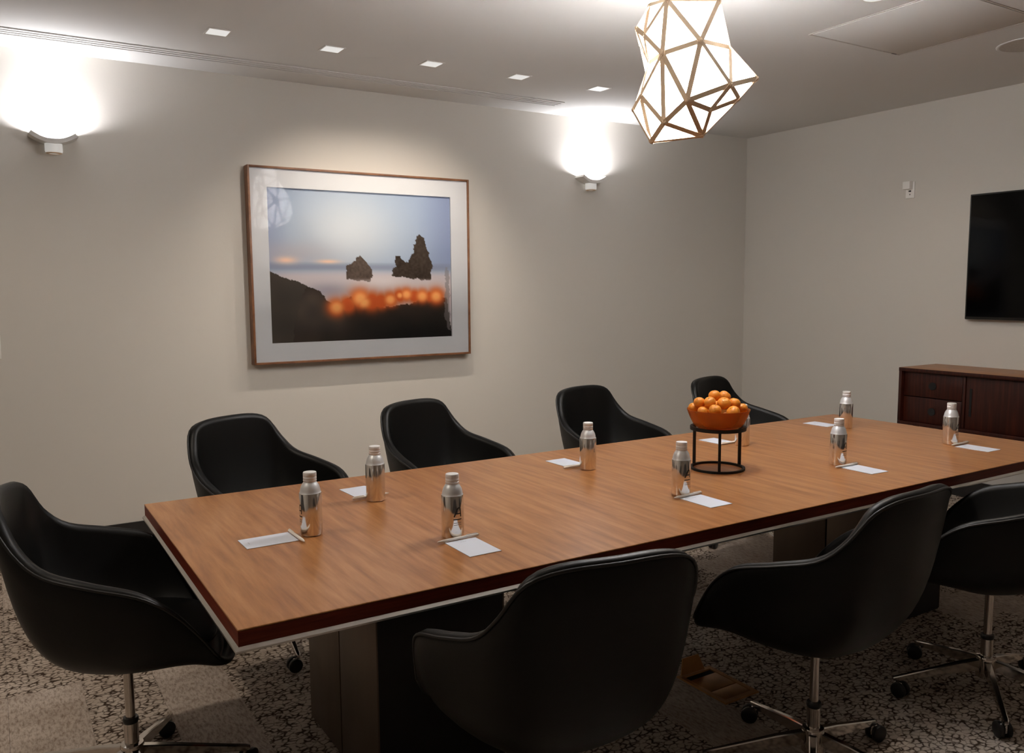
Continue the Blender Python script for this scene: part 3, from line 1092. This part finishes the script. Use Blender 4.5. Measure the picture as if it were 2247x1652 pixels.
# print: a grid whose vertices carry the ink colours
def inpoly(x, y, poly):
    r = np.zeros(x.shape, bool)
    j = len(poly) - 1
    for i in range(len(poly)):
        xi, yi = poly[i]
        xj, yj = poly[j]
        c = ((yi > y) != (yj > y)) & (x < (xj - xi) * (y - yi) / (yj - yi + 1e-12) + xi)
        r ^= c
        j = i
    return r
GX, GZ = 240, 184
u, v = np.meshgrid(np.linspace(0, 1, GX), np.linspace(0, 1, GZ))
rs = np.random.RandomState(4)
def smooth_noise(n1, n2):
    g = rs.rand(n2 + 1, n1 + 1)
    a, c = u * n1, v * n2
    i, j = np.minimum(a.astype(int), n1 - 1), np.minimum(c.astype(int), n2 - 1)
    fx, fyy = a - i, c - j
    fx, fyy = fx * fx * (3 - 2 * fx), fyy * fyy * (3 - 2 * fyy)
    return (g[j, i] * (1 - fx) + g[j, i + 1] * fx) * (1 - fyy) + (g[j + 1, i] * (1 - fx) + g[j + 1, i + 1] * fx) * fyy
def mixc(base, col, w):
    return base * (1 - w[..., None]) + np.array(col, float) * w[..., None]
wob = (smooth_noise(40, 30) - .5) * .018 + (smooth_noise(90, 70) - .5) * .010
uu, vv = u + wob, v + wob
im = np.zeros(u.shape + (3,)) + np.array((136, 152, 178))
im = mixc(im, (158, 170, 182), np.exp(-((u - .42) / .42) ** 2 - ((v - .25) / .40) ** 2) * 1.0)
im = mixc(im, (190, 195, 200), np.exp(-((u - .40) / .24) ** 2 - ((v - .27) / .22) ** 2) * .85)
im = mixc(im, (118, 128, 160), np.clip((u - .80) / .25, 0, 1) * .75 * (v < .5))
im = mixc(im, (132, 138, 165), np.clip((.10 - u) / .12, 0, 1) * .6 * (v < .5))
im = mixc(im, (172, 160, 160), np.exp(-((u - .12) / .2) ** 2 - ((v - .41) / .07) ** 2) * .5)
im = mixc(im, (120, 128, 148), np.exp(-((v - .505) / .028) ** 2) * .8 * (v > .474))
mist = np.clip((v - .52) / .045, 0, 1)
im = mixc(im, (178, 170, 174), mist)
im = mixc(im, (196, 188, 188), np.exp(-((v - .60) / .05) ** 2 - ((u - .5) / .4) ** 2) * .9)
im = mixc(im, (132, 128, 140), np.exp(-((u - .30) / .12) ** 2 - ((v - .66) / .06) ** 2) * .7)
for gx, gz, sx, sz in ((.085, .462, .055, .024), (.30, .468, .06, .014)):
    g = np.exp(-((u - gx) / sx) ** 2 - ((v - gz) / sz) ** 2)
    im = mixc(im, (232, 190, 160), np.clip(g, 0, 1) * .85)
# sea stacks
def Z(q):
    return [((x - 210) / 1227., (y - 215) / 1040.) for x, y in q]
s1 = inpoly(uu, vv, Z([(690, 825), (700, 745), (748, 692), (792, 655), (830, 700), (868, 760), (872, 800), (840, 838)]))
s2 = inpoly(uu, vv, Z([(1004, 800), (1004, 738), (1034, 722), (1044, 660), (1074, 660), (1088, 690), (1108, 700), (1142, 665), (1166, 570), (1182, 512), (1212, 500), (1244, 522), (1272, 625), (1296, 720), (1284, 828), (1150, 820)]))
im[s1] = (74, 62, 54)
im[s2] = (54, 44, 36)
sh = np.clip((smooth_noise(110, 90) - .5) * 18 + (smooth_noise(20, 16) - .5) * 14, -14, 14)
for ms in (s1, s2):
    im[ms] += sh[ms][:, None]
im = mixc(im, (150, 140, 140), np.exp(-((v - .595) / .012) ** 2) * (s1 | s2) * .6)
# dark shore and cliff
land = inpoly(uu, vv, Z([(190, 770), (225, 778), (330, 822), (430, 862), (520, 905), (565, 975), (620, 1000), (680, 960), (730, 945), (760, 1000), (1000, 1030), (1260, 970), (1400, 960), (1460, 1300), (190, 1300)]))
dk = smooth_noise(14, 10)
im[land] = np.stack([30 + 22 * dk, 24 + 17 * dk, 20 + 13 * dk], -1)[land]
cl = inpoly(uu, vv, Z([(190, 770), (225, 778), (330, 822), (430, 862), (400, 960), (360, 1080), (340, 1300), (190, 1300)]))
im[cl] = np.stack([52 + 14 * dk, 46 + 12 * dk, 40 + 10 * dk], -1)[cl]
lw = np.exp(-(((u - .24) / .16) ** 4) - ((v - .80) / .13) ** 4) * land * ~cl
im = im * (1 - lw[..., None] * .8) + np.stack([62 + 20 * dk, 54 + 17 * dk, 48 + 14 * dk], -1) * lw[..., None] * .8
im = mixc(im, (12, 9, 8), np.clip((v - .82) / .14, 0, 1) * np.clip((u - .30) / .4, 0, 1) * land)
# blurred band of orange lights
band = np.zeros(u.shape)
hot = np.zeros(u.shape)
for gx, gy, r in ((625, 1022, 62), (700, 1005, 60), (785, 968, 74), (860, 985, 70), (925, 985, 60), (992, 972, 58), (1060, 945, 50), (1105, 938, 50), (1165, 950, 50), (1222, 950, 52), (1280, 955, 45), (1325, 952, 62)):
    d2 = ((u * 1227 + 210 - gx) ** 2 + (v * 1040 + 215 - gy) ** 2) / r ** 2
    band = np.maximum(band, np.exp(-(d2 * .8) ** 1.3))
for gx, gy, r in ((625, 1022, 44), (785, 960, 50), (992, 972, 36), (1060, 942, 20), (1108, 936, 34), (1222, 950, 38), (1325, 952, 40), (810, 990, 40)):
    d2 = ((u * 1227 + 210 - gx) ** 2 + (v * 1040 + 215 - gy) ** 2) / r ** 2
    hot = np.maximum(hot, np.exp(-d2 ** 1.5))
im = mixc(im, (186, 82, 30), np.clip(band * 1.25, 0, 1))
im = mixc(im, (240, 172, 104), np.clip(hot, 0, 1) * .9)
# pale vertical streak near the edge
im = mixc(im, (120, 116, 116), inpoly(uu, vv, Z([(1395, 740), (1420, 740), (1432, 1210), (1405, 1200), (1385, 1080)])) * .6)
lin = np.where(im / 255 <= .04045, im / 255 / 12.92, ((im / 255 + .055) / 1.055) ** 2.4)
ref = ((188 / 255 + .055) / 1.055) ** 2.4
lin = np.clip(lin / ref * .60, 0, .95)
X = ax0 + u * (ax1 - ax0)
Zz = az1 - v * (az1 - az0)
verts = [(float(x), -.0505, float(z)) for x, z in zip(X.ravel(), Zz.ravel())]
fcs = [(r * GX + c, r * GX + c + 1, (r + 1) * GX + c + 1, (r + 1) * GX + c) for r in range(GZ - 1) for c in range(GX - 1)]
me = bpy.data.meshes.new('print')
me.from_pydata(verts, [], fcs)
ca = me.color_attributes.new('ink', 'FLOAT_COLOR', 'POINT')
ca.data.foreach_set('color', np.concatenate([lin.reshape(-1, 3), np.ones((GX * GZ, 1))], 1).astype(np.float32).ravel())
me.materials.append(M_print)
pr = bpy.data.objects.new('print', me)
COL.objects.link(pr)
pr.parent = pic
pr['label'] = 'printed photograph of two rocks in mist over orange lights'
box_obj('backing_board', (-hw + fwid, -.0495, fwid), (hw - fwid, -.0012, hh - fwid), M_frame, pic)
bm = bmesh.new()
f4 = [bm.verts.new(p) for p in ((-hw + fwid, -.067, fwid), (hw - fwid, -.067, fwid), (hw - fwid, -.067, hh - fwid), (-hw + fwid, -.067, hh - fwid))]
bm.faces.new(f4)
obj('glazing', bm, M_glass, pic)

# ------------------------------------------------------------------ wall devices
sw = thing('light_switch', 'white light switch plate on the art wall at the photo edge', 'switch', (-.4025, YB, 1.173))
box_obj('plate', (-.035, -.006, -.063), (.035, -.0005, .063), M_plastic, sw, .002)
box_obj('rocker', (-.016, -.010, -.033), (.016, -.0062, .033), M_plastic, sw, .0015)
th = thing('wall_sensor', 'small white sensor box over a socket plate beside the screen', 'sensor', (XR, 1.917, 2.148))
box_obj('plate', (-.006, -.034, -.058), (-.0005, .034, .058), M_plastic, th, .002)
box_obj('sensor_box', (-.045, -.020, .004), (-.0062, .036, .058), M_plastic, th, .003)
box_obj('jack', (-.0085, -.008, -.014), (-.0062, .010, -.004), M_blackp, th)
box_obj('jack', (-.0085, -.004, -.036), (-.0062, .004, -.029), M_slot, th)

# ------------------------------------------------------------------ wall screen
tv = thing('wall_screen', 'large black flat screen mounted on the wall above the sideboard', 'television', (XR, .715, 1.651))
bm = bmesh.new()
add_box(bm, (-.060, -.728, -.416), (-.022, .728, .416), .004, 2)
obj('casing', bm, M_bezel, tv, smooth=True, angle=40)
box_obj('display', (-.0615, -.718, -.398), (-.0602, .718, .406), M_screen, tv)
box_obj('wall_bracket', (-.0219, -.25, -.2), (-.0005, .25, .2), M_blackp, tv)

# ------------------------------------------------------------------ sideboard
sbx0, sbx1 = 4.84, XR - .006
sby0, sby1 = -.36, 1.662
z0, z1 = .525, .912
sb = thing('sideboard', 'rosewood sideboard with shade-darkened front and round drawer pulls under the wall screen', 'sideboard', (sbx0, sby1, 0))
D = sbx1 - sbx0
Lg = sby1 - sby0
bx = lambda n, lo, hi, mt=M_rose_shade, par=sb, bv=.0015: box_obj(n, lo, hi, mt, par, bv)
bx('top', (0, -Lg, z1 - .022), (D, 0, z1), M_rose_lit)
bx('top_lipping', (-.003, -Lg, z1 - .024), (-.0003, 0, z1 - .001))
bx('bottom_panel', (0, -Lg, z0), (D, 0, z0 + .022))
bx('side_panel', (0, -.020, z0 + .0225), (D, 0, z1 - .0225))
bx('side_panel', (0, -Lg, z0 + .0225), (D, -Lg + .020, z1 - .0225))
bx('back_panel', (D - .012, -Lg + .0205, z0 + .0225), (D, -.0205, z1 - .0225))
fx = .030
dv = sby1 - 1.232
bx('divider', (fx - .004, -dv - .018, z0 + .0225), (D - .013, -dv, z1 - .0225))
zm = (z0 + z1) / 2
def pull_round(par, y, z):
    bm = bmesh.new()
    add_lathe(bm, [(0, 0), (.024, 0), (.026, .003), (.026, .005), (0, .0052)], 28)
    bmesh.ops.rotate(bm, cent=(0, 0, 0), matrix=Matrix.Rotation(-PI / 2, 3, 'Y'), verts=bm.verts)
    bmesh.ops.translate(bm, vec=(fx - .0003, y, z), verts=bm.verts)
    obj('pull', bm, M_recess, par, smooth=True, angle=40)
for a, c in ((z0 + .024, zm - .003), (zm + .003, z1 - .026)):
    d = bx('drawer', (fx, -dv + .004, a), (fx + .020, -.024, c))
    pull_round(d, -.228, (a + c) / 2 - .004)
ndoor = 2
yy = -dv - .022
dw = (Lg - dv - .042) / ndoor
for k in range(ndoor):
    ya, yb_ = yy - dw * (k + 1) + .002, yy - dw * k - .002
    d = bx('door', (fx, ya, z0 + .024), (fx + .018, yb_, z1 - .026))
    py = (yb_ - .030) if k == 0 else (ya + .030)
    box_obj('pull', (fx - .003, py - .008, zm - .09), (fx - .0004, py + .008, zm + .09), M_recess, d, .001)
for (lx, ly) in ((.05, -.10), (D - .08, -.10), (.05, -Lg + .10), (D - .08, -Lg + .10)):
    bm = bmesh.new()
    add_lathe(bm, [(.012, 0), (.020, z0 - .001)], 16, (lx + .015, ly, 0))
    obj('leg', bm, M_rose_shade, sb, smooth=True, angle=40)

# ------------------------------------------------------------------ brass floor outlet plate under the table
fb = thing('floor_outlet', 'brass floor outlet plate with a raised flap on the carpet under the table', 'floor outlet', (1.795, .34, 0))
bm = bmesh.new()
def fl(hx, hy, z):
    return [bm.verts.new((sx * hx, sy * hy, z)) for sx, sy in ((-1, -1), (1, -1), (1, 1), (-1, 1))]
Ls = [fl(.085, .125, .0005), fl(.083, .123, .006), fl(.066, .104, .006), fl(.064, .102, .0005)]
for a, c in zip(Ls, Ls[1:] + Ls[:1]):
    for k in range(4):
        bm.faces.new((a[k], a[(k + 1) % 4], c[(k + 1) % 4], c[k]))
obj('rim', bm, M_brass, fb)
box_obj('lid', (-.064, -.030, .0008), (.064, .070, .0052), M_brass, fb, .0008)
box_obj('lid', (-.064, -.101, .0008), (.064, -.035, .0052), M_brass, fb, .0008)
box_obj('well', (-.064, .071, .0004), (.064, .1015, .0012), M_recess, fb)
bm = bmesh.new()
add_prism(bm, [(-.060, .002), (.060, .002), (.040, .062), (-.040, .062)], 1, -.002, .002)
bmesh.ops.rotate(bm, cent=(0, 0, 0), matrix=Matrix.Rotation(math.radians(-14), 3, 'X'), verts=bm.verts)
bmesh.ops.translate(bm, vec=(-.015, .112, .006), verts=bm.verts)
obj('flap', bm, M_brass, fb)
